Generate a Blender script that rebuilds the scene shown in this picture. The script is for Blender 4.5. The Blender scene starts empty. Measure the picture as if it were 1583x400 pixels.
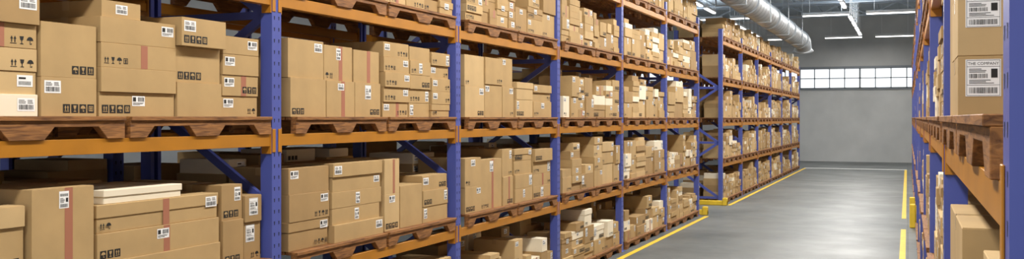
import bpy, bmesh, math, random
from mathutils import Vector, Matrix
rng = random.Random(11)
scene = bpy.context.scene
COL = scene.collection
scene.view_settings.view_transform = 'Standard'
scene.view_settings.look = 'None'

# ------------------------------------------------------------------ materials
def new_mat(name):
    m = bpy.data.materials.new(name); m.use_nodes = True
    return m, m.node_tree, m.node_tree.nodes['Principled BSDF']

def simple_mat(name, col, rough=0.5, metal=0.0, emit=None, estr=0.0, noise=0.0, nscale=8.0, bump=0.0):
    m, nt, b = new_mat(name)
    b.inputs['Base Color'].default_value = (*col, 1)
    b.inputs['Roughness'].default_value = rough
    b.inputs['Metallic'].default_value = metal
    if emit:
        b.inputs['Emission Color'].default_value = (*emit, 1)
        b.inputs['Emission Strength'].default_value = estr
    if noise > 0:
        tc = nt.nodes.new('ShaderNodeTexCoord')
        n = nt.nodes.new('ShaderNodeTexNoise'); n.inputs['Scale'].default_value = nscale
        n.inputs['Detail'].default_value = 5
        nt.links.new(tc.outputs['Object'], n.inputs['Vector'])
        r = nt.nodes.new('ShaderNodeValToRGB')
        r.color_ramp.elements[0].position = .3; r.color_ramp.elements[1].position = .7
        r.color_ramp.elements[0].color = (*[c*(1-noise) for c in col], 1)
        r.color_ramp.elements[1].color = (*[min(1, c*(1+noise)) for c in col], 1)
        nt.links.new(n.outputs['Fac'], r.inputs['Fac'])
        nt.links.new(r.outputs['Color'], b.inputs['Base Color'])
        if bump > 0:
            bp = nt.nodes.new('ShaderNodeBump'); bp.inputs['Strength'].default_value = bump
            bp.inputs['Distance'].default_value = .01
            nt.links.new(n.outputs['Fac'], bp.inputs['Height'])
            nt.links.new(bp.outputs['Normal'], b.inputs['Normal'])
    return m

M_card = [simple_mat('cardboard_tan', (.45, .30, .132), .8, noise=.08, nscale=5),
          simple_mat('cardboard_warm', (.37, .235, .098), .8, noise=.08, nscale=5),
          simple_mat('cardboard_light', (.54, .375, .18), .8, noise=.07, nscale=5),
          simple_mat('cardboard_cream', (.82, .73, .56), .75, noise=.03, nscale=5)]
M_paper = simple_mat('label_paper', (.88, .88, .87), .55)
M_ink = simple_mat('printing_ink', (.012, .011, .01), .6)
M_pink = simple_mat('tape_red', (.38, .15, .09), .5)
M_tape = simple_mat('tape_tan', (.46, .31, .14), .3)
M_blue = simple_mat('paint_blue', (.075, .10, .38), .38, noise=.05, nscale=3)
M_slot = simple_mat('slot_shadow', (.012, .016, .06), .8)
M_orange = simple_mat('paint_orange', (.42, .17, .012), .42, noise=.12, nscale=4)
M_yellow = simple_mat('paint_yellow', (.80, .54, .03), .5, noise=.1, nscale=6)
M_steel = simple_mat('galvanised_steel', (.36, .39, .42), .42, metal=.6, noise=.08, nscale=3)
M_lampbody = simple_mat('lamp_housing_white', (.75, .77, .78), .5)
M_glow = simple_mat('lamp_diffuser', (1, 1, 1), .5, emit=(1, .97, .92), estr=4)
M_pane = simple_mat('daylit_pane', (.9, .95, 1), .3, emit=(.93, .97, 1), estr=1.05)
M_frame = simple_mat('window_frame_grey', (.26, .29, .32), .5)
M_truss = simple_mat('truss_paint', (.26, .30, .34), .5)
M_white = simple_mat('line_white', (.8, .8, .78), .5, noise=.08, nscale=4)

def wood_mat():
    m, nt, b = new_mat('pallet_wood')
    b.inputs['Roughness'].default_value = .65
    tc = nt.nodes.new('ShaderNodeTexCoord'); mp = nt.nodes.new('ShaderNodeMapping')
    mp.inputs['Scale'].default_value = (2.5, 14, 26)
    n = nt.nodes.new('ShaderNodeTexNoise'); n.inputs['Scale'].default_value = 2.4; n.inputs['Detail'].default_value = 7
    n.inputs['Distortion'].default_value = .8
    r = nt.nodes.new('ShaderNodeValToRGB')
    r.color_ramp.elements[0].position = .32; r.color_ramp.elements[0].color = (.10, .036, .009, 1)
    r.color_ramp.elements[1].position = .72; r.color_ramp.elements[1].color = (.38, .165, .045, 1)
    nt.links.new(tc.outputs['Object'], mp.inputs['Vector']); nt.links.new(mp.outputs['Vector'], n.inputs['Vector'])
    nt.links.new(n.outputs['Fac'], r.inputs['Fac']); nt.links.new(r.outputs['Color'], b.inputs['Base Color'])
    bp = nt.nodes.new('ShaderNodeBump'); bp.inputs['Strength'].default_value = .5; bp.inputs['Distance'].default_value = .004
    nt.links.new(n.outputs['Fac'], bp.inputs['Height']); nt.links.new(bp.outputs['Normal'], b.inputs['Normal'])
    return m
M_wood = wood_mat()

def floor_mat():
    m, nt, b = new_mat('polished_concrete')
    tc = nt.nodes.new('ShaderNodeTexCoord')
    n = nt.nodes.new('ShaderNodeTexNoise'); n.inputs['Scale'].default_value = .45; n.inputs['Detail'].default_value = 10
    n.inputs['Roughness'].default_value = .7
    r = nt.nodes.new('ShaderNodeValToRGB')
    r.color_ramp.elements[0].position = .34; r.color_ramp.elements[0].color = (.075, .085, .085, 1)
    r.color_ramp.elements[1].position = .70; r.color_ramp.elements[1].color = (.18, .19, .185, 1)
    nt.links.new(tc.outputs['Object'], n.inputs['Vector']); nt.links.new(n.outputs['Fac'], r.inputs['Fac'])
    br = nt.nodes.new('ShaderNodeTexBrick'); br.offset = 0
    br.inputs['Scale'].default_value = 1; br.inputs['Brick Width'].default_value = 5.6; br.inputs['Row Height'].default_value = 5.6
    br.inputs['Mortar Size'].default_value = .012
    br.inputs['Color1'].default_value = (1, 1, 1, 1); br.inputs['Color2'].default_value = (.93, .93, .93, 1); br.inputs['Mortar'].default_value = (.55, .55, .55, 1)
    nt.links.new(tc.outputs['Object'], br.inputs['Vector'])
    mx = nt.nodes.new('ShaderNodeMix'); mx.data_type = 'RGBA'; mx.blend_type = 'MULTIPLY'; mx.inputs['Factor'].default_value = 1
    nt.links.new(r.outputs['Color'], mx.inputs['A']); nt.links.new(br.outputs['Color'], mx.inputs['B'])
    nt.links.new(mx.outputs['Result'], b.inputs['Base Color'])
    n2 = nt.nodes.new('ShaderNodeTexNoise'); n2.inputs['Scale'].default_value = 1.3; n2.inputs['Detail'].default_value = 6
    nt.links.new(tc.outputs['Object'], n2.inputs['Vector'])
    mr = nt.nodes.new('ShaderNodeMapRange'); mr.inputs['To Min'].default_value = .34; mr.inputs['To Max'].default_value = .6
    nt.links.new(n2.outputs['Fac'], mr.inputs['Value']); nt.links.new(mr.outputs['Result'], b.inputs['Roughness'])
    return m
M_floor = floor_mat()

def wall_mat(name, c0, c1):
    m, nt, b = new_mat(name)
    b.inputs['Roughness'].default_value = .75
    tc = nt.nodes.new('ShaderNodeTexCoord')
    n = nt.nodes.new('ShaderNodeTexNoise'); n.inputs['Scale'].default_value = .8; n.inputs['Detail'].default_value = 7
    r = nt.nodes.new('ShaderNodeValToRGB')
    r.color_ramp.elements[0].position = .3; r.color_ramp.elements[0].color = (*c0, 1)
    r.color_ramp.elements[1].position = .7; r.color_ramp.elements[1].color = (*c1, 1)
    nt.links.new(tc.outputs['Object'], n.inputs['Vector']); nt.links.new(n.outputs['Fac'], r.inputs['Fac'])
    nt.links.new(r.outputs['Color'], b.inputs['Base Color'])
    return m
M_wall = wall_mat('wall_plaster', (.52, .53, .525), (.64, .645, .635))
M_ceil = wall_mat('ceiling_sheet', (.40, .46, .51), (.48, .54, .59))

# ------------------------------------------------------------------ geometry accumulator
class Geo:
    def __init__(s): s.v = []; s.f = []; s.m = []
    def add(s, vs, fs, m=0, mat=None):
        o = len(s.v)
        for p in vs:
            p = Vector(p)
            s.v.append(tuple(mat @ p) if mat else tuple(p))
        for f in fs:
            s.f.append(tuple(i+o for i in f)); s.m.append(m)
    def box(s, x0, x1, y0, y1, z0, z1, m=0, mat=None):
        s.add([(x0,y0,z0),(x1,y0,z0),(x1,y1,z0),(x0,y1,z0),(x0,y0,z1),(x1,y0,z1),(x1,y1,z1),(x0,y1,z1)],
              [(0,3,2,1),(4,5,6,7),(0,1,5,4),(1,2,6,5),(2,3,7,6),(3,0,4,7)], m, mat)
    def strut(s, a, b, w, t, m=0, side=Vector((0,1,0))):
        a = Vector(a); b = Vector(b); d = (b-a).normalized()
        u = side - d*side.dot(d); u.normalize(); v = d.cross(u)
        vs = []
        for p in (a, b):
            for su, sv in ((-1,-1),(1,-1),(1,1),(-1,1)):
                vs.append(p + u*su*t/2 + v*sv*w/2)
        s.add(vs, [(0,3,2,1),(4,5,6,7),(0,1,5,4),(1,2,6,5),(2,3,7,6),(3,0,4,7)], m)
    def cyl(s, a, b, r, n=24, m=0, r2=None):
        a = Vector(a); b = Vector(b); d = (b-a).normalized()
        u = d.orthogonal().normalized(); v = d.cross(u); r2 = r if r2 is None else r2
        vs = []
        for p, rr in ((a, r), (b, r2)):
            for i in range(n):
                t = 2*math.pi*i/n; vs.append(p + u*math.cos(t)*rr + v*math.sin(t)*rr)
        fs = [(i, (i+1) % n, n+(i+1) % n, n+i) for i in range(n)]
        fs += [tuple(range(n-1, -1, -1)), tuple(range(n, 2*n))]
        s.add(vs, fs, m)
    def prism_y(s, poly, y0, y1, m=0):   # poly in (x,z)
        n = len(poly)
        vs = [(p[0], y0, p[1]) for p in poly] + [(p[0], y1, p[1]) for p in poly]
        fs = [tuple(range(n)), tuple(range(2*n-1, n-1, -1))] + [(i, n+i, n+(i+1) % n, (i+1) % n) for i in range(n)]
        s.add(vs, fs, m)
    def mesh(s, name, mats, smooth=False, recalc=True, bevel=0):
        me = bpy.data.meshes.new(name)
        me.from_pydata(s.v, [], s.f)
        for m in mats: me.materials.append(m)
        me.polygons.foreach_set('material_index', s.m)
        if recalc or bevel:
            bm = bmesh.new(); bm.from_mesh(me)
            if recalc: bmesh.ops.recalc_face_normals(bm, faces=bm.faces)
            if bevel: bmesh.ops.bevel(bm, geom=list(bm.edges), offset=bevel, segments=1, affect='EDGES', clamp_overlap=True)
            bm.to_mesh(me); bm.free()
        if smooth:
            me.polygons.foreach_set('use_smooth', [True]*len(me.polygons))
        me.update()
        return me

def obj(name, data, parent=None, loc=(0,0,0), rot=0.0, **props):
    o = bpy.data.objects.new(name, data)
    COL.objects.link(o)
    o.location = loc; o.rotation_euler = (0, 0, rot)
    if parent: o.parent = parent
    for k, v in props.items(): o[k] = v
    return o

# ------------------------------------------------------------------ setting
g = Geo(); g.box(-14, 7, -8, 46, -.1, 0)
obj('floor', g.mesh('floor', [M_floor]), kind='structure')
g = Geo(); g.box(-14, 7, -8, 46, 6.6, 6.75)
for i in range(27):
    x = -13.7+i*.78
    g.box(x, x+.1, -8, 45.7, 6.54, 6.6)
obj('ceiling', g.mesh('ceiling', [M_ceil]), kind='structure')
g = Geo(); g.box(-14, 7, 45.7, 46, 0, 6.6); obj('wall_back', g.mesh('wall_back', [M_wall]), kind='structure')
g = Geo(); g.box(-14.2, -14, -8, 46, 0, 6.6); obj('wall_left', g.mesh('wall_left', [M_wall]), kind='structure')
g = Geo(); g.box(7, 7.2, -8, 46, 0, 6.6); obj('wall_right', g.mesh('wall_right', [M_wall]), kind='structure')
g = Geo(); g.box(-14, 7, 45.66, 45.7, 4.16, 4.24); obj('trim_1', g.mesh('trim_1', [M_frame]), kind='structure')
g = Geo(); g.box(-14, 7, 45.64, 45.7, 3.2, 3.26); obj('trim_2', g.mesh('trim_2', [M_frame]), kind='structure')
# window band
g = Geo(); WX0, WX1 = -12.2, 6.36; nP = 29; pw = (WX1-WX0)/nP
g.box(WX0, WX1, 45.67, 45.69, 3.26, 4.16, 1)
for i in range(nP+1):
    x = WX0+i*pw; t = .075 if i % 4 == 0 else .042
    g.box(x-t/2, x+t/2, 45.6, 45.69, 3.26, 4.16, 0)
for z in (3.26, 3.69, 4.12): g.box(WX0, WX1, 45.6, 45.69, z, z+.04, 0)
obj('window_1', g.mesh('window_1', [M_frame, M_pane]), kind='structure')

# floor markings
def marking(x0, x1, y0, y1, mat, label):
    g = Geo(); g.box(x0, x1, y0, y1, 0, .004)
    obj('floor_marking', g.mesh('floor_marking', [mat]), label=label, category='floor marking', group='painted aisle lines')
marking(-3.73, -3.65, -2, 19.3, M_yellow, 'yellow painted line on concrete beside the tall rack')
marking(-3.73, -3.65, 21.9, 39.2, M_yellow, 'yellow painted line on concrete beside the far rack')
marking(-.11, -.03, -2, 18.3, M_yellow, 'yellow painted line on concrete beside the rack edge')
marking(-.11, -.03, 20.3, 39.2, M_yellow, 'yellow painted line on concrete along the rack row')
marking(-3.73, -.03, 39.2, 39.5, M_white, 'white painted line across the end of the aisle')

# ------------------------------------------------------------------ racks
BAY = 2.8; LEV = [0.918, 1.842, 2.766, 3.69]; DEP = 1.1; PH = 3.95; BH = .078; PW = .1
# upright post : C-section, front faces local -Y (aisle); local origin at post's base centre
def post_mesh():
    g = Geo(); t = .012
    g.box(-.05, .05, 0, t, .01, PH)
    g.box(-.05, -.05+t, t, .09, .01, PH); g.box(.05-t, .05, t, .09, .01, PH)
    g.box(-.05+t, -.018, .09-t, .09, .01, PH); g.box(.018, .05-t, .09-t, .09, .01, PH)
    g.box(-.075, .075, -.02, .11, 0, .01)
    z = .12
    while z < PH-.08:
        for sx in (-1, 1):
            c = sx*.024
            pts = [(c-.004, z), (c+.004, z), (c+.007, z+.024), (c-.007, z+.024)]
            g.add([(p[0], -.0006, p[1]) for p in pts], [(0,1,2,3)], 1)
        z += .075
    return g.mesh('upright_post', [M_blue, M_slot], recalc=False)
def brace_mesh():
    g = Geo(); a, b = .085, DEP-.085; z = .15; k = 0
    g.strut((0, a, z), (0, b, z), .05, .035, side=Vector((1, 0, 0)))
    while z < PH-.75:
        z2 = z+.62
        p, q = ((a, b) if k % 2 == 0 else (b, a))
        g.strut((0, p, z), (0, q, z2), .055, .035, side=Vector((1, 0, 0)))
        if k % 2 == 1: g.strut((0, a, z2), (0, b, z2), .05, .034, side=Vector((1, 0, 0)))
        z = z2; k += 1
    return g.mesh('frame_bracing', [M_blue])
def beam_mesh():
    g = Geo(); L = BAY-PW
    g.box(0, L, .006, .05, -BH, 0)
    g.box(0, L, .05, .06, -BH, -.02)
    for x0 in (0, L-.012): g.box(x0, x0+.012, .002, .075, -BH-.05, .045)
    for x0 in (-.035, L): g.box(x0, x0+.035, -.005, 0, -BH-.04, .035)
    return g.mesh('load_beam', [M_orange], bevel=.0015)
ME_post, ME_brace, ME_beam = post_mesh(), brace_mesh(), beam_mesh()

def rack(xfront, y0, nb, side, label, levels=LEV):
    rot = math.pi/2 if side < 0 else -math.pi/2
    R = obj('pallet_rack', None, loc=(xfront, y0, 0), label=label, category='storage rack', group='warehouse pallet racks')
    R.empty_display_size = .3
    inward = -1 if side < 0 else 1
    for i in range(nb+1):
        yy = i*BAY
        obj('upright_post', ME_post, R, (0, yy, 0), rot)
        obj('upright_post', ME_post, R, (inward*DEP, yy, 0), rot+math.pi)
        obj('frame_bracing', ME_brace, R, (0, yy, 0), rot)
    for i in range(nb):
        for z in levels:
            ya = i*BAY+.05; yb = (i+1)*BAY-.05
            s0, s1 = (ya, yb) if side < 0 else (yb, ya)
            obj('load_beam', ME_beam, R, (0, s0, z), rot)
            obj('load_beam', ME_beam, R, (inward*DEP, s1, z), rot+math.pi)
    return R
XL, XR = -3.86, .14
rack(XL, 2.56, 6, -1, 'blue and orange steel pallet rack stacked with cardboard boxes')
rack(XL, 22.06, 6, -1, 'far blue steel pallet rack beyond the cross aisle')
rack(XR, 1.67, 6, 1, 'blue steel pallet rack with orange beams close beside the aisle')
rack(XR, 20.5, 6, 1, 'blue steel pallet rack further along the aisle')
rack(XL-2.45, 2.56, 6, 1, 'blue pallet rack standing back to back behind the first', levels=LEV)

# rack end guards
def guard(x0, x1, y, h, label):
    g = Geo(); w = abs(x1-x0)
    g.box(0, w, -.05, .05, .0, h*.62)
    g.box(0, .1, -.07, .07, 0, h); g.box(w-.1, w, -.07, .07, 0, h)
    me = g.mesh('rack_guard', [M_yellow], bevel=.012)
    obj('rack_guard', me, loc=(min(x0, x1), y, 0), label=label, category='rack guard', group='yellow rack end guards')
guard(-5.0, -3.72, 21.86, .17, 'low yellow steel guard on floor at rack end')
guard(-5.0, -3.72, 19.56, .17, 'low yellow steel guard at end of first rack')
guard(.03, 1.3, 18.68, .42, 'yellow guard protecting the rack corner')
guard(.03, 1.3, 20.3, .42, 'yellow guard protecting the rack corner')

# ------------------------------------------------------------------ pallets
def pallet_mesh():
    g = Geo(); L, D, H = 1.24, 1.08, .115
    def stringer(y0, y1):
        zt = H-.022; zb = .0
        x = -L/2
        poly = [(x, zt), (x, zb)]
        for c in (-.3, .3):
            poly += [(c-.2, zb), (c-.14, zb+.062), (c+.14, zb+.062), (c+.2, zb)]
        poly += [(L/2, zb), (L/2, zt)]
        g.prism_y(poly, y0, y1)
    stringer(0.0, .045); stringer(D/2-.022, D/2+.022); stringer(D-.045, D)
    g.box(-L/2, L/2, -.012, .085, H-.022, H)
    n = 7; w = (D-.085)/n
    for i in range(n):
        g.box(-L/2, L/2, .085+i*w+.012, .085+(i+1)*w, H-.022, H)
    return g.mesh('wooden_pallet', [M_wood], bevel=.002)
ME_pal = pallet_mesh()
PALH = .115

# ------------------------------------------------------------------ printed decor
def icon_polys(kind):
    if kind == 'up':
        P = [[(.05,.04),(.95,.04),(.95,.12),(.05,.12)]]
        for c in (.27, .73):
            P += [[(c-.07,.2),(c+.07,.2),(c+.07,.62),(c-.07,.62)], [(c-.19,.6),(c+.19,.6),(c,.98)]]
        return P
    if kind == 'glass':
        return [[(.2,.96),(.3,.55),(.45,.42),(.45,.14),(.25,.1),(.25,.02),(.75,.02),(.75,.1),(.55,.14),(.55,.42),(.7,.55),(.8,.96)]]
    if kind == 'umbrella':
        arc = [(.5+.46*math.cos(t*math.pi/10), .5+.46*math.sin(t*math.pi/10)) for t in range(11)]
        return [arc, [(.46,.14),(.54,.14),(.54,.5),(.46,.5)], [(.46,.05),(.74,.05),(.74,.14),(.46,.14)], [(.66,.14),(.74,.14),(.74,.24),(.66,.24)]]
    return [[(.1,.1),(.2,.1),(.2,.9),(.1,.9)],[(.8,.1),(.9,.1),(.9,.9),(.8,.9)],[(.2,.8),(.8,.8),(.8,.9),(.2,.9)],[(.2,.1),(.8,.1),(.8,.2),(.2,.2)],[(.4,.2),(.6,.2),(.6,.55),(.75,.55),(.5,.76),(.25,.55),(.4,.55)]]
def flat(g, pts, y, m):
    g.add([(p[0], y, p[1]) for p in pts], [tuple(range(len(pts)))], m)
def sym_mesh(kinds, s, inverse):
    g = Geo(); x = 0
    for k in kinds:
        if inverse:
            flat(g, [(x,0),(x+s,0),(x+s,s),(x,s)], 0, 0)
            for p in icon_polys(k): flat(g, [(x+s*.12+q[0]*s*.76, s*.12+q[1]*s*.76) for q in p], -.0008, 1)
        else:
            for p in icon_polys(k): flat(g, [(x+q[0]*s, q[1]*s) for q in p], 0, 0)
        x += s*1.18
    return g.mesh('handling_symbols', [M_ink, M_card[0]], recalc=False), x-s*.18, s
SYMS = [sym_mesh(['up','glass','umbrella'], .04, False), sym_mesh(['up','umbrella'], .038, False),
        sym_mesh(['up','glass','umbrella','crate'], .044, True), sym_mesh(['umbrella','glass','up'], .042, True),
        sym_mesh(['umbrella','up'], .045, False), sym_mesh(['up','glass','umbrella','crate'], .038, False)]

def text_geo(txt, size):
    cu = bpy.data.curves.new('t', 'FONT'); cu.body = txt; cu.size = size
    cu.align_x = 'CENTER'; cu.resolution_u = 2
    o = bpy.data.objects.new('t', cu); COL.objects.link(o)
    dg = bpy.context.evaluated_depsgraph_get(); dg.update()
    me = bpy.data.meshes.new_from_object(o.evaluated_get(dg))
    vs = [(v.co.x, v.co.y) for v in me.vertices]; fs = [tuple(p.vertices) for p in me.polygons]
    bpy.data.objects.remove(o); bpy.data.curves.remove(cu); bpy.data.meshes.remove(me)
    return vs, fs
def label_mesh(w, h, style, company=False):
    r = random.Random(style*7+3); g = Geo()
    flat(g, [(0,0),(w,0),(w,h),(0,h)], 0, 0)
    E = -.0007
    def rect(a, b, c, d): flat(g, [(a*w, b*h),(c*w, b*h),(c*w, d*h),(a*w, d*h)], E, 1)
    def bars(a, b, c, d):
        x = a
        while x < c:
            t = r.choice([.008,.012,.02]); rect(x, b, min(x+t, c), d); x += t+r.choice([.010,.014,.02])
    def lines(a, b, c, d, n):
        for i in range(n):
            z = b+(d-b)*(i+.2)/n; rect(a, z, a+(c-a)*r.uniform(.6, 1), z+(d-b)/n*.42)
    if style == 0:
        bars(.08,.12,.92,.5); lines(.08,.58,.5,.9,3); lines(.58,.58,.92,.9,3)
    elif style == 1:
        bars(.45,.45,.94,.88); rect(.06,.45,.3,.88); lines(.06,.1,.9,.38,3)
    elif style == 2:
        bars(.1,.06,.9,.26); lines(.08,.32,.6,.62,5); rect(.68,.36,.92,.6); bars(.1,.7,.9,.86)
    elif style == 3:
        rect(.03,.02,.97,.028); rect(.03,.97,.97,.98); rect(.03,.02,.04,.98); rect(.96,.02,.97,.98)
        rect(.03,.80,.97,.81); rect(.03,.3,.97,.31)
        lines(.1,.64,.62,.76,3); lines(.1,.34,.8,.46,3); bars(.1,.08,.9,.24)
        bars(.1,.49,.62,.61); rect(.72,.5,.9,.74)
    if company:
        vs, fs = text_geo('THE COMPANY', w*.125)
        g.add([(v[0]+w*.5, E, v[1]+h*.85) for v in vs], fs, 1)
    return g.mesh('shipping_label', [M_paper, M_ink], recalc=False), w, h
LABS = [label_mesh(.1,.062,0), label_mesh(.095,.055,1), label_mesh(.06,.085,2), label_mesh(.09,.11,3), label_mesh(.085,.05,0)]
LAB_CO = label_mesh(.1,.115,3,True)
LAB_CO2 = label_mesh(.1,.1,3,True)

# ------------------------------------------------------------------ boxes
BOXES = []
th = math.radians(22.15); F = 1503
def zcam(x, y): return y*math.cos(th) - x*math.sin(th)
def infront(x, y, z):
    zc = zcam(x, y)
    if zc < .5: return False, 1
    xc = x*math.cos(th)+y*math.sin(th)
    px = 791.5+F*xc/zc; py = 182-F*(z-1.95)/zc
    return (-70 < px < 1620 and -30 < py < 430), zc
def addbox(x, y, z, rot, w, d, h, row=0, **ft):
    force = ft.pop('force', False)
    ft.setdefault('col', rng.choices([0,1,2,3],[.44,.24,.20,.12])[0])
    ft.setdefault('style', 'lid' if rng.random() < .1 and h < .24 else 'flap')
    if 'sym' not in ft: ft['sym'] = rng.randrange(len(SYMS)) if rng.random() < .72 else -1
    if 'lab' not in ft: ft['lab'] = rng.randrange(len(LABS)) if rng.random() < .74 else -1
    ft.setdefault('pink', rng.random() < .08)
    ft.setdefault('sp', rng.choice([0,0,1])); ft.setdefault('lp', rng.choice([0,1,2]))
    vis, zc = infront(x+w*0, y, z+h/2)
    sc = w*h/zc**2*(.05 if row else 1)
    if rot == -math.pi/2: sc *= .35
    BOXES.append(dict(x=x,y=y,z=z,rot=rot,w=w,d=d,h=h,score=99 if force else (sc if vis else -1),**ft))

def column(side, xf, y0, y1, zb, hs, depth=.5, row=0, **kw):
    z = zb; rot = math.pi/2 if side < 0 else -math.pi/2; dx = -1 if side < 0 else 1
    style_l = rng.randrange(len(LABS)); style_s = rng.randrange(len(SYMS)); same = rng.random() < .6
    colr = rng.choices([0,1,2],[.5,.25,.25])[0]
    for h in hs:
        k = dict(kw); w = y1-y0-.006
        if isinstance(h, tuple): h, extra = h; k.update(extra)
        ws = k.pop('ws', 1); w *= ws
        if same:
            k.setdefault('lab', style_l if rng.random() < .8 else -1); k.setdefault('sym', style_s if rng.random() < .85 else -1)
            if rng.random() < .9: k.setdefault('col', colr)
        off = rng.uniform(0, .03) if len(hs) > 1 else rng.uniform(0, .05)
        off += k.pop('off', 0)
        sh = (y1-y0)*(1-ws)/2*k.pop('sd', rng.choice([-.8,0,.8])) if ws < 1 else rng.uniform(-.002,.002)
        addbox(xf+dx*(depth/2+off), (y0+y1)/2+sh, z, rot, w, depth, h, row, **k)
        z += h

def pallet(side, xf, yc, zb):
    rot = math.pi/2 if side < 0 else -math.pi/2; dx = -1 if side < 0 else 1
    lab = 'brown wooden pallet with notched stringers standing on rack beams' if zb > .1 else 'brown wooden pallet with notched stringers standing on the floor'
    obj('wooden_pallet', ME_pal, None, (xf-dx*.008, yc, zb), rot, label=lab, category='pallet', group='wooden pallets in the racks')

def random_fill(side, xf, ya, yb, zb, hmin, hmax, row=0, depth=.5):
    n = rng.choice([2,3,3,4,4,5] if not row else [2,3]); cuts = sorted(rng.uniform(.65,1.4) for _ in range(n)); rng.shuffle(cuts)
    tot = sum(cuts); y = ya; base = rng.uniform(hmin, hmax)
    for c in cuts:
        w = (yb-ya)*c/tot
        tgt = min(hmax, max(hmin*.7, base*rng.uniform(.62,1.2)))
        rh = rng.choice([.08,.10,.12,.15,.19,.26]); k = max(1, round(tgt/rh)); k = min(k, int(hmax/rh))
        if rng.random() < .5 or n > 3:
            hs = [rh]*max(1, k)
            if rng.random() < .4 and len(hs) > 1: hs[-1] *= rng.choice([.5,.6,.8])
        else:
            hs = []; s = 0
            while s < tgt-.05:
                h = rng.choice([.07,.1,.13,.17,.22,.28])
                if s+h > hmax: break
                hs.append(h); s += h
            hs.sort(reverse=rng.random() < .8)
            hs = hs or [.2]
        hs = [(h, {}) for h in hs]
        if rng.random() < .4:
            hs[-1] = (hs[-1][0], {'ws': rng.uniform(.55,.9), 'col': rng.choice([0,2,3])})
        elif rng.random() < .35 and len(hs) > 2:
            hs[-1] = (hs[-1][0], {'ws': rng.uniform(.6,.9)}); hs[-2] = (hs[-2][0], {'col': rng.choice([1,3])})
        column(side, xf, y, y+w, zb, hs, depth=depth*rng.uniform(.85,1), row=row)
        y += w

P1, P2 = (.21, 1.45), (1.49, 2.73)
floors = [0]+LEV
explicit = {
 ('L',0,2): [(3.02,3.50,[.105,.11,.11,.115,.15,.1],{'lab':0,'sym':0}),
             (3.51,3.865,[(.195,{'sym':2,'lab':0,'lp':1,'col':0}),(.27,{'sym':3,'lab':-1,'col':0,'sp':1})],{}),
             (3.88,4.445,[(.13,{'pink':False,'lab':1}),(.13,{'sym':-1,'lab':-1}),(.13,{'pink':True,'sym':5,'lab':-1,'sp':0}),(.135,{'sym':-1,'lab':1}),(.09,{'ws':.5})],{'col':0}),
             (4.455,4.85,[(.2,{'lab':-1,'sym':-1,'pink':False}),(.21,{'sym':2,'lab':-1,'sp':0}),(.165,{'sym':2,'lab':0,'lp':1,'sp':0,'off':-.05})],{'col':0}),
             (4.865,5.225,[(.13,{}),(.13,{'pink':True}),(.13,{}),(.11,{})],{'lab':1,'col':0})],
 ('L',0,1): [(3.0,3.43,[(.2,{'col':0}),(.2,{'col':0}),(.1,{'lab':0})],{}),
             (3.45,3.84,[(.57,{'pink':True,'sym':-1,'lab':2,'col':0,'style':'flap'})],{'off':-.04}),
             (3.87,4.84,[(.16,{'lab':0,'sym':0}),(.15,{'pink':True,'sym':3,'lab':1}),(.15,{'sym':1,'lab':0,'lp':0,'style':'lid','pink':True}),(.075,{'ws':.62,'sd':-.7,'col':3,'style':'lid','sym':-1,'lab':1,'pink':False})],{'col':0}),
             (4.87,5.075,[(.28,{}),(.22,{'lab':2})],{'col':1}), (5.085,5.26,[(.25,{}),(.17,{'sym':0})],{'col':1})],
 ('L',1,2): [(5.56,6.0,[(.27,{'sym':3,'lab':-1,'sp':0}),(.27,{'lab':0,'sym':-1,'lp':0})],{'col':0}),
             (6.01,6.4,[(.265,{'sym':-1,'lab':4}),(.26,{'sym':4,'lab':2,'lp':2})],{'col':0}),
             (6.41,6.8,[(.265,{'pink':False}),(.25,{'pink':True,'sym':-1,'lab':-1})],{'col':0}),
             (6.86,7.29,[.122]*5,{'lab':4,'sym':5,'col':0}), (7.3,7.68,[.12]*5,{'pink':False,'col':0}), (7.69,8.06,[.115]*5,{'sym':1,'col':0})],
 ('L',1,1): [(5.56,6.06,[(.2,{}),(.19,{}),(.18,{})],{'lab':1,'col':1}),
             (6.08,6.8,[(.13,{}),(.12,{'ws':.96}),(.12,{}),(.11,{'ws':.97}),(.1,{'lab':0})],{'col':0,'sym':-1,'off':-.02}),
             (6.86,7.11,[(.3,{}),(.28,{})],{'col':2}), (7.13,7.53,[.35],{'col':0,'sym':-1}), (7.54,8.03,[.14,.14,(.13,{'lab':0,'sym':3})],{'col':0})],
 ('L',2,2): [(8.4,8.86,[.3,.3],{'col':2}),(8.87,9.32,[.33,.27],{'col':0}),(9.33,9.64,[.32,.3],{'col':0}),(9.7,10.2,[.19,.19],{'col':2}),(10.21,10.8,[.18,.1,.09],{'col':0})],
 ('L',2,1): [(8.4,8.78,[.25,.28],{'col':0}),(8.79,9.33,[.5],{'pink':True,'col':0}),(9.34,9.62,[.3,.29],{'col':0}),(9.68,10.2,[.15,.15,.15,.13],{'col':0}),(10.25,10.83,[.14]*4,{'col':0})],
}
def fill_rack(tag, side, xf, y0, nb, levs, hm=(.36,.66), skip=()):
    dx = -1 if side < 0 else 1
    for b in range(nb):
        yb0 = y0+b*BAY
        for li in levs:
            zb = floors[li]
            hmax = .70 if li not in (4,) else .50
            lo, hi = hm; hi = min(hi, hmax)
            if li == 0: hi = .66
            for pi, (a, c) in enumerate((P1, P2)):
                pallet(side, xf, yb0+(a+c)/2, zb)
                if (b, li, pi) in skip: continue
                if (tag, b, li) not in explicit:
                    random_fill(side, xf+dx*.012, yb0+a, yb0+c, zb+PALH, lo, hi)
                random_fill(side, xf+dx*.57, yb0+a, yb0+c, zb+PALH, .4, hmax-.02, row=1)
            if (tag, b, li) in explicit:
                for (ya, yb, hs, kw) in explicit[(tag, b, li)]:
                    column(side, xf+dx*.03, ya, yb, zb+PALH, hs, **kw)
fill_rack('L', -1, XL, 2.56, 6, (0,1,2,3,4))
fill_rack('M', -1, XL, 22.06, 6, (0,1,2,3,4))
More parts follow.
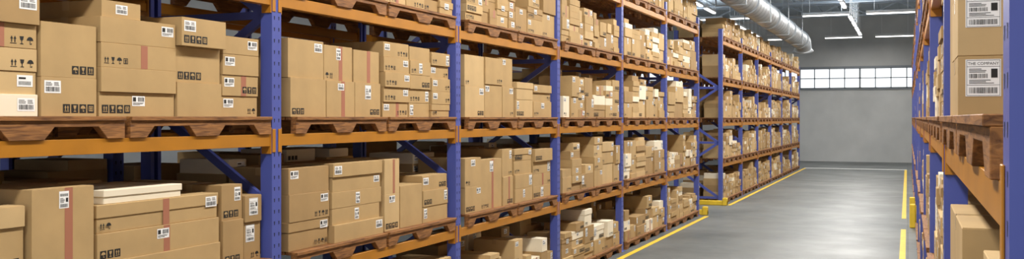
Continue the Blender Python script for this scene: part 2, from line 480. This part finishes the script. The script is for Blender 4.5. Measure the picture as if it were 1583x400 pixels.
fill_rack('R', 1, XR, 1.67, 6, (0,1,2,3,4), hm=(.45,.68), skip={(0,2,0),(0,2,1),(0,1,0),(0,1,1)})
fill_rack('S', 1, XR, 20.5, 6, (0,1,2,3,4), hm=(.4,.66))
fill_rack('B', 1, XL-2.45, 2.56, 6, (1,2), hm=(.5,.66))
zb = LEV[1]+PALH
SP = dict(pink=False, style='flap', force=True)
addbox(.425, 3.55, zb, 0, .56, .4, .187, col=0, lab=99, sym=3, lp=1, sp=1, **SP)
addbox(.425, 3.55, zb+.187, 0, .56, .4, .2, col=2, lab=98, sym=3, lp=1, sp=1, **SP)  # lighter board colour stands in for strong light on this box
addbox(.425, 3.56, zb+.387, 0, .54, .4, .2, col=0, lab=-1, sym=-1, lp=1, sp=1, **SP)
addbox(.43, 4.06, zb, 0, .54, .56, .56, col=0, lab=-1, sym=-1, **SP)
zb = LEV[0]+PALH
addbox(.44, 3.62, zb, 0, .58, .86, .3, col=0, lab=-1, sym=2, **SP)
addbox(.44, 3.62, zb+.3, 0, .58, .86, .29, col=0, lab=-1, sym=-1, **SP)
addbox(.44, 2.8, zb, 0, .5, .7, .3, col=0, lab=-1, sym=-1, **SP)
addbox(.44, 2.78, zb+.3, 0, .48, .6, .24, col=2, lab=-1, sym=-1, **SP)

BOXES.sort(key=lambda b: -b['score'])
NEAR = BOXES[:300]; FAR = BOXES[300:]

def body_mesh(w, d, h, mat, style):
    g = Geo(); t = .0025
    if style == 'lid':
        g.box(-w/2+.006, w/2-.006, -d/2+.006, d/2-.006, 0, h-.01)
        return g.mesh('cardboard_box', [mat], bevel=.003)
    g.box(-w/2, w/2, -d/2, d/2, 0, h-t)
    g.box(-w/2+.001, w/2-.001, -d/2+.001, -.002, h-t, h)
    g.box(-w/2+.001, w/2-.001, .002, d/2-.001, h-t, h)
    return g.mesh('cardboard_box', [mat], bevel=.0022)
def lid_mesh(w, d, h, mat):
    g = Geo(); k = min(.07, h*.5)
    g.box(-w/2, w/2, -d/2, d/2, h-k, h)
    return g.mesh('lid', [mat], bevel=.003)
cnames = ['tan', 'brown', 'light tan', 'cream']
def placement(b, W, H, where, low):
    m = .018
    if where == 0: x = b['w']/2-m-W
    elif where == 1: x = -b['w']/2+m
    else: x = -W/2
    return x, (m if low else b['h']-m-H)
for b in NEAR:
    mat = M_card[b['col']]
    lab = b['lab']; sym = b['sym']
    L = None
    if lab == 99: L = LAB_CO
    elif lab == 98: L = LAB_CO2
    elif lab >= 0: L = LABS[lab]
    S = SYMS[sym] if sym >= 0 else None
    # lidded boxes carry their label on the lid or body only where it fits flat
    if L and (L[1] > b['w']-.04 or L[2] > b['h']-.03): L = LABS[4] if (b['w'] > .13 and b['h'] > .075) else None
    if S and (S[1] > b['w']-.04 or S[2] > b['h']-.03): S = SYMS[1] if (b['w'] > .13 and b['h'] > .075) else None
    if L and S and S[2]+L[2]+.04 > b['h'] and L[1]+S[1]+.06 > b['w']: S = None
    parts = []
    if L: parts.append('label')
    if S: parts.append('symbols')
    if b['pink']: parts.append('red tape')
    shape = 'flat' if b['h'] < .14 else ('tall' if b['h'] > b['w'] else 'square')
    txt = f"{shape} {cnames[b['col']]} cardboard box" + ((' with '+' and '.join(parts[:2])) if parts else ', plain faced') + ', on pallet'
    o = obj('cardboard_box', body_mesh(b['w'], b['d'], b['h'], mat, b['style']), None, (b['x'], b['y'], b['z']), b['rot'],
            label=txt, category='cardboard box', group='cardboard boxes in the racks')
    if b['style'] == 'lid': obj('lid', lid_mesh(b['w'], b['d'], b['h'], mat), o)
    fy = -b['d']/2
    lx = None
    if L:
        where = b['lp']
        x, z = placement(b, L[1], L[2], where, False); lx = where
        if lab in (98, 99): x, z = (-b['w']/2+.022, b['h']-.012-L[2])
        obj('shipping_label', L[0], o, (x, fy-.0012, z))
    if S:
        where = 0 if b['sp'] else 1
        x, z = placement(b, S[1], S[2], where, True)
        if lab in (98, 99): x = -b['w']/2+.13
        if L and S[2]+L[2]+.04 > b['h'] and lab not in (98, 99):
            if lx == 2 or lx == where: x, z = placement(b, S[1], S[2], 1-where if lx != 2 else where, True)
            if lx == 2 and L[1]/2+S[1]+.03 > b['w']/2: x = None
        if x is not None: obj('handling_symbols', S[0], o, (x, fy-.0012, z))
    if b['pink']:
        g = Geo(); W = min(.05, b['w']*.14); g.box(-W/2+.03, W/2+.03, fy-.0009, fy-.0003, .001, b['h']-.002)
        obj('packing_tape', g.mesh('packing_tape', [M_pink]), o, label='faded red tape strip')
    elif b['style'] == 'flap':
        g = Geo(); g.box(-b['w']/2+.002, b['w']/2-.002, -.025, .025, b['h'], b['h']+.0004)
        g.box(-b['w']/2-.0006, -b['w']/2+.003, -.025, .025, b['h']-.05, b['h']+.0004)
        obj('packing_tape', g.mesh('packing_tape', [M_tape]), o)

# remaining boxes as one mass
g = Geo()
for b in FAR:
    mt = Matrix.Translation((b['x'], b['y'], b['z'])) @ Matrix.Rotation(b['rot'], 4, 'Z')
    w, d, h = b['w'], b['d'], b['h']
    g.box(-w/2, w/2, -d/2, d/2, 0, h-.003, b['col'], mt)
    g.box(-w/2+.004, w/2-.004, -d/2+.004, -.003, h-.003, h, b['col'], mt)
    g.box(-w/2+.004, w/2-.004, .003, d/2-.004, h-.003, h, b['col'], mt)
    y = -d/2-.0015
    def rect(x0, x1, z0, z1, m, yy=y): g.add([(x0,yy,z0),(x1,yy,z0),(x1,yy,z1),(x0,yy,z1)], [(0,1,2,3)], m, mt)
    if b['lab'] >= 0 and h > .085 and w > .14:
        x, z = placement(b, .09, .055, b['lp'], False)
        rect(x, x+.09, z, z+.055, 4)
        for k in range(9): rect(x+.01+k*.008, x+.014+k*.008, z+.008, z+.026, 5, y-.0008)
        rect(x+.01, x+.05, z+.036, z+.045, 5, y-.0008)
    if b['sym'] >= 0 and h > .09 and w > .26:
        x, z = placement(b, .13, .035, 0 if b['sp'] else 1, True)
        if h > .13 or b['lp'] == b['sp']:
            for k in range(3): rect(x+k*.045, x+k*.045+.033, z, z+.033, 5)
    if b['pink']: rect(0, .045, .001, h-.004, 6, y+.0006)
me = g.mesh('cardboard_box_stacks', M_card+[M_paper, M_ink, M_pink], recalc=False)
obj('cardboard_box_stacks', me, label='many stacked tan cardboard boxes filling the distant shelves', category='cardboard boxes', kind='stuff')

# ------------------------------------------------------------------ overhead: trusses, duct, lamps
def truss_mesh():
    g = Geo(); x0, x1 = -13.95, 6.95; zt, zb = 6.5, 5.95
    g.box(x0, x1, -.06, .06, zt-.08, zt); g.box(x0, x1, -.05, .05, zb, zb+.08)
    n = 20; s = (x1-x0)/n
    for i in range(n):
        a = x0+i*s
        p, q = ((zb+.04, zt-.04) if i % 2 == 0 else (zt-.04, zb+.04))
        g.strut((a, 0, p), (a+s, 0, q), .05, .05)
    return g.mesh('roof_truss', [M_truss])
MT = truss_mesh()
for y in (5, 12, 19, 26, 31, 36, 41):
    obj('roof_truss', MT, None, (0, y, .04), label='grey steel roof truss spanning beneath the ceiling', category='roof truss', group='roof trusses')

D = obj('ventilation_duct', None, loc=(-3.5, 10, 4.68), label='round galvanised ventilation duct hung above the racks', category='ventilation duct')
g = Geo(); DL = 26.0; n = 32; ring = []
ys = []; y = 0
while y < DL:
    ys += [(y, .30), (y+.05, .30), (y+.06, .308), (y+.08, .308), (y+.09, .30)]; y += .45
ys.append((DL, .30))
for yy, r in ys:
    ring.append([(r*math.cos(2*math.pi*i/n), yy, r*math.sin(2*math.pi*i/n)) for i in range(n)])
vs = [p for rr in ring for p in rr]; fs = []
for k in range(len(ring)-1):
    for i in range(n): fs.append((k*n+i, k*n+(i+1) % n, (k+1)*n+(i+1) % n, (k+1)*n+i))
fs += [tuple(range(n-1,-1,-1))]
g.add(vs, fs)
obj('duct_body', g.mesh('duct_body', [M_steel], smooth=True), D)
g = Geo()
ring = []
for k in range(9):
    a = k/8*math.radians(70)
    cy = DL+math.sin(a)*.5; cz = -(1-math.cos(a))*.5
    r = .30 if k < 8 else .36
    ring.append([(r*math.cos(t), cy+math.sin(a)*r*math.sin(t), cz+math.cos(a)*r*math.sin(t)) for t in [2*math.pi*i/n for i in range(n)]])
vs = [p for rr in ring for p in rr]; fs = []
for k in range(8):
    for i in range(n): fs.append((k*n+i, k*n+(i+1) % n, (k+1)*n+(i+1) % n, (k+1)*n+i))
fs.append(tuple(range(8*n, 9*n)))
g.add(vs, fs)
obj('duct_outlet', g.mesh('duct_outlet', [M_steel], smooth=True), D, label='curved end outlet of the duct')
gc = Geo(); gc.cyl((0,-.05,0), (0,.05,0), .335, 32); MC = gc.mesh('duct_collar', [M_steel])
gh = Geo(); gh.cyl((-.31,0,0), (-.31,0,1.92), .012, 8); gh.cyl((.31,0,0), (.31,0,1.92), .012, 8); gh.box(-.33,.33,-.02,.02,-.34,-.315); gh.box(-.33,-.305,-.02,.02,-.34,.02); gh.box(.305,.33,-.02,.02,-.34,.02)
MH = gh.mesh('duct_hanger', [M_steel])
for y in range(1, 26, 4): obj('duct_collar', MC, D, (0, y, 0))
for y in range(3, 26, 4): obj('duct_hanger', MH, D, (0, y, 0))

def lamp_meshes():
    g = Geo(); g.box(-.75, .75, -.06, .06, .02, .08); g.box(-.75, .75, -.035, .035, .08, .11)
    g.cyl((-.5,0,.1), (-.5,0,1.3), .008, 6); g.cyl((.5,0,.1), (.5,0,1.3), .008, 6)
    a = g.mesh('lamp_housing', [M_lampbody])
    g = Geo(); g.box(-.73, .73, -.05, .05, -.012, .02)
    return a, g.mesh('lamp_diffuser', [M_glow])
LH, LD = lamp_meshes()
def lamp(x, y, rot):
    o = obj('linear_lamp', LH, None, (x, y, 5.3), rot, label='white linear lamp hanging from the ceiling', category='ceiling lamp', group='linear ceiling lamps')
    obj('lamp_diffuser', LD, o, label='glowing white diffuser')
for x in (-1.78, -5.75):
    y = 18.0
    while y < 44.5:
        if min(abs(y-33.4), abs(y-43)) > 1.0: lamp(x, y, math.pi/2)
        y += 2.1
for y in (33.4, 43.0):
    for x in (-10.2,-8.4,-6.6,-4.85,-2.5,-.5,1.3,3.1,4.9): lamp(x, y, 0)

def area(x, y, z, sx, sy, e, rx=0, ry=0, rz=0, col=(1,.96,.9)):
    l = bpy.data.lights.new('ceiling_and_fill_light', 'AREA'); l.shape = 'RECTANGLE'; l.size = sx; l.size_y = sy; l.energy = e; l.color = col
    o = bpy.data.objects.new('ceiling_and_fill_light', l); COL.objects.link(o); o.location = (x, y, z); o.rotation_euler = (rx, ry, rz)
for y, e in ((1,350), (8,350), (15,340), (22,330), (29,320), (36,230), (41,120)):
    area(-1.7, y, 5.2, .5, 6, e)
for y in (6, 20, 34):
    area(-8, y, 5.2, .6, 9, 120)
for y in (4, 20, 36):
    area(3.5, y, 5.2, .6, 9, 100)
for y in (15, 25, 35):  # added upward fill lights, no fixtures of their own, to brighten the ceiling
    area(-1.7, y, 5.45, 1.2, 8, 170, rx=math.pi, col=(.88,.94,1))
    area(-7.5, y, 5.45, 1.2, 8, 170, rx=math.pi, col=(.88,.94,1))

w = bpy.data.worlds.new('world'); scene.world = w; w.use_nodes = True
w.node_tree.nodes['Background'].inputs[0].default_value = (.94, .95, 1, 1)
w.node_tree.nodes['Background'].inputs[1].default_value = .95

cam = bpy.data.cameras.new('camera'); co = bpy.data.objects.new('camera', cam); COL.objects.link(co)
cam.sensor_width = 36; cam.lens = 1503/1583*36; cam.shift_y = -18/1583; cam.clip_start = .05
co.location = (0, 0, 1.95); co.rotation_euler = (math.pi/2, 0, th)
scene.camera = co
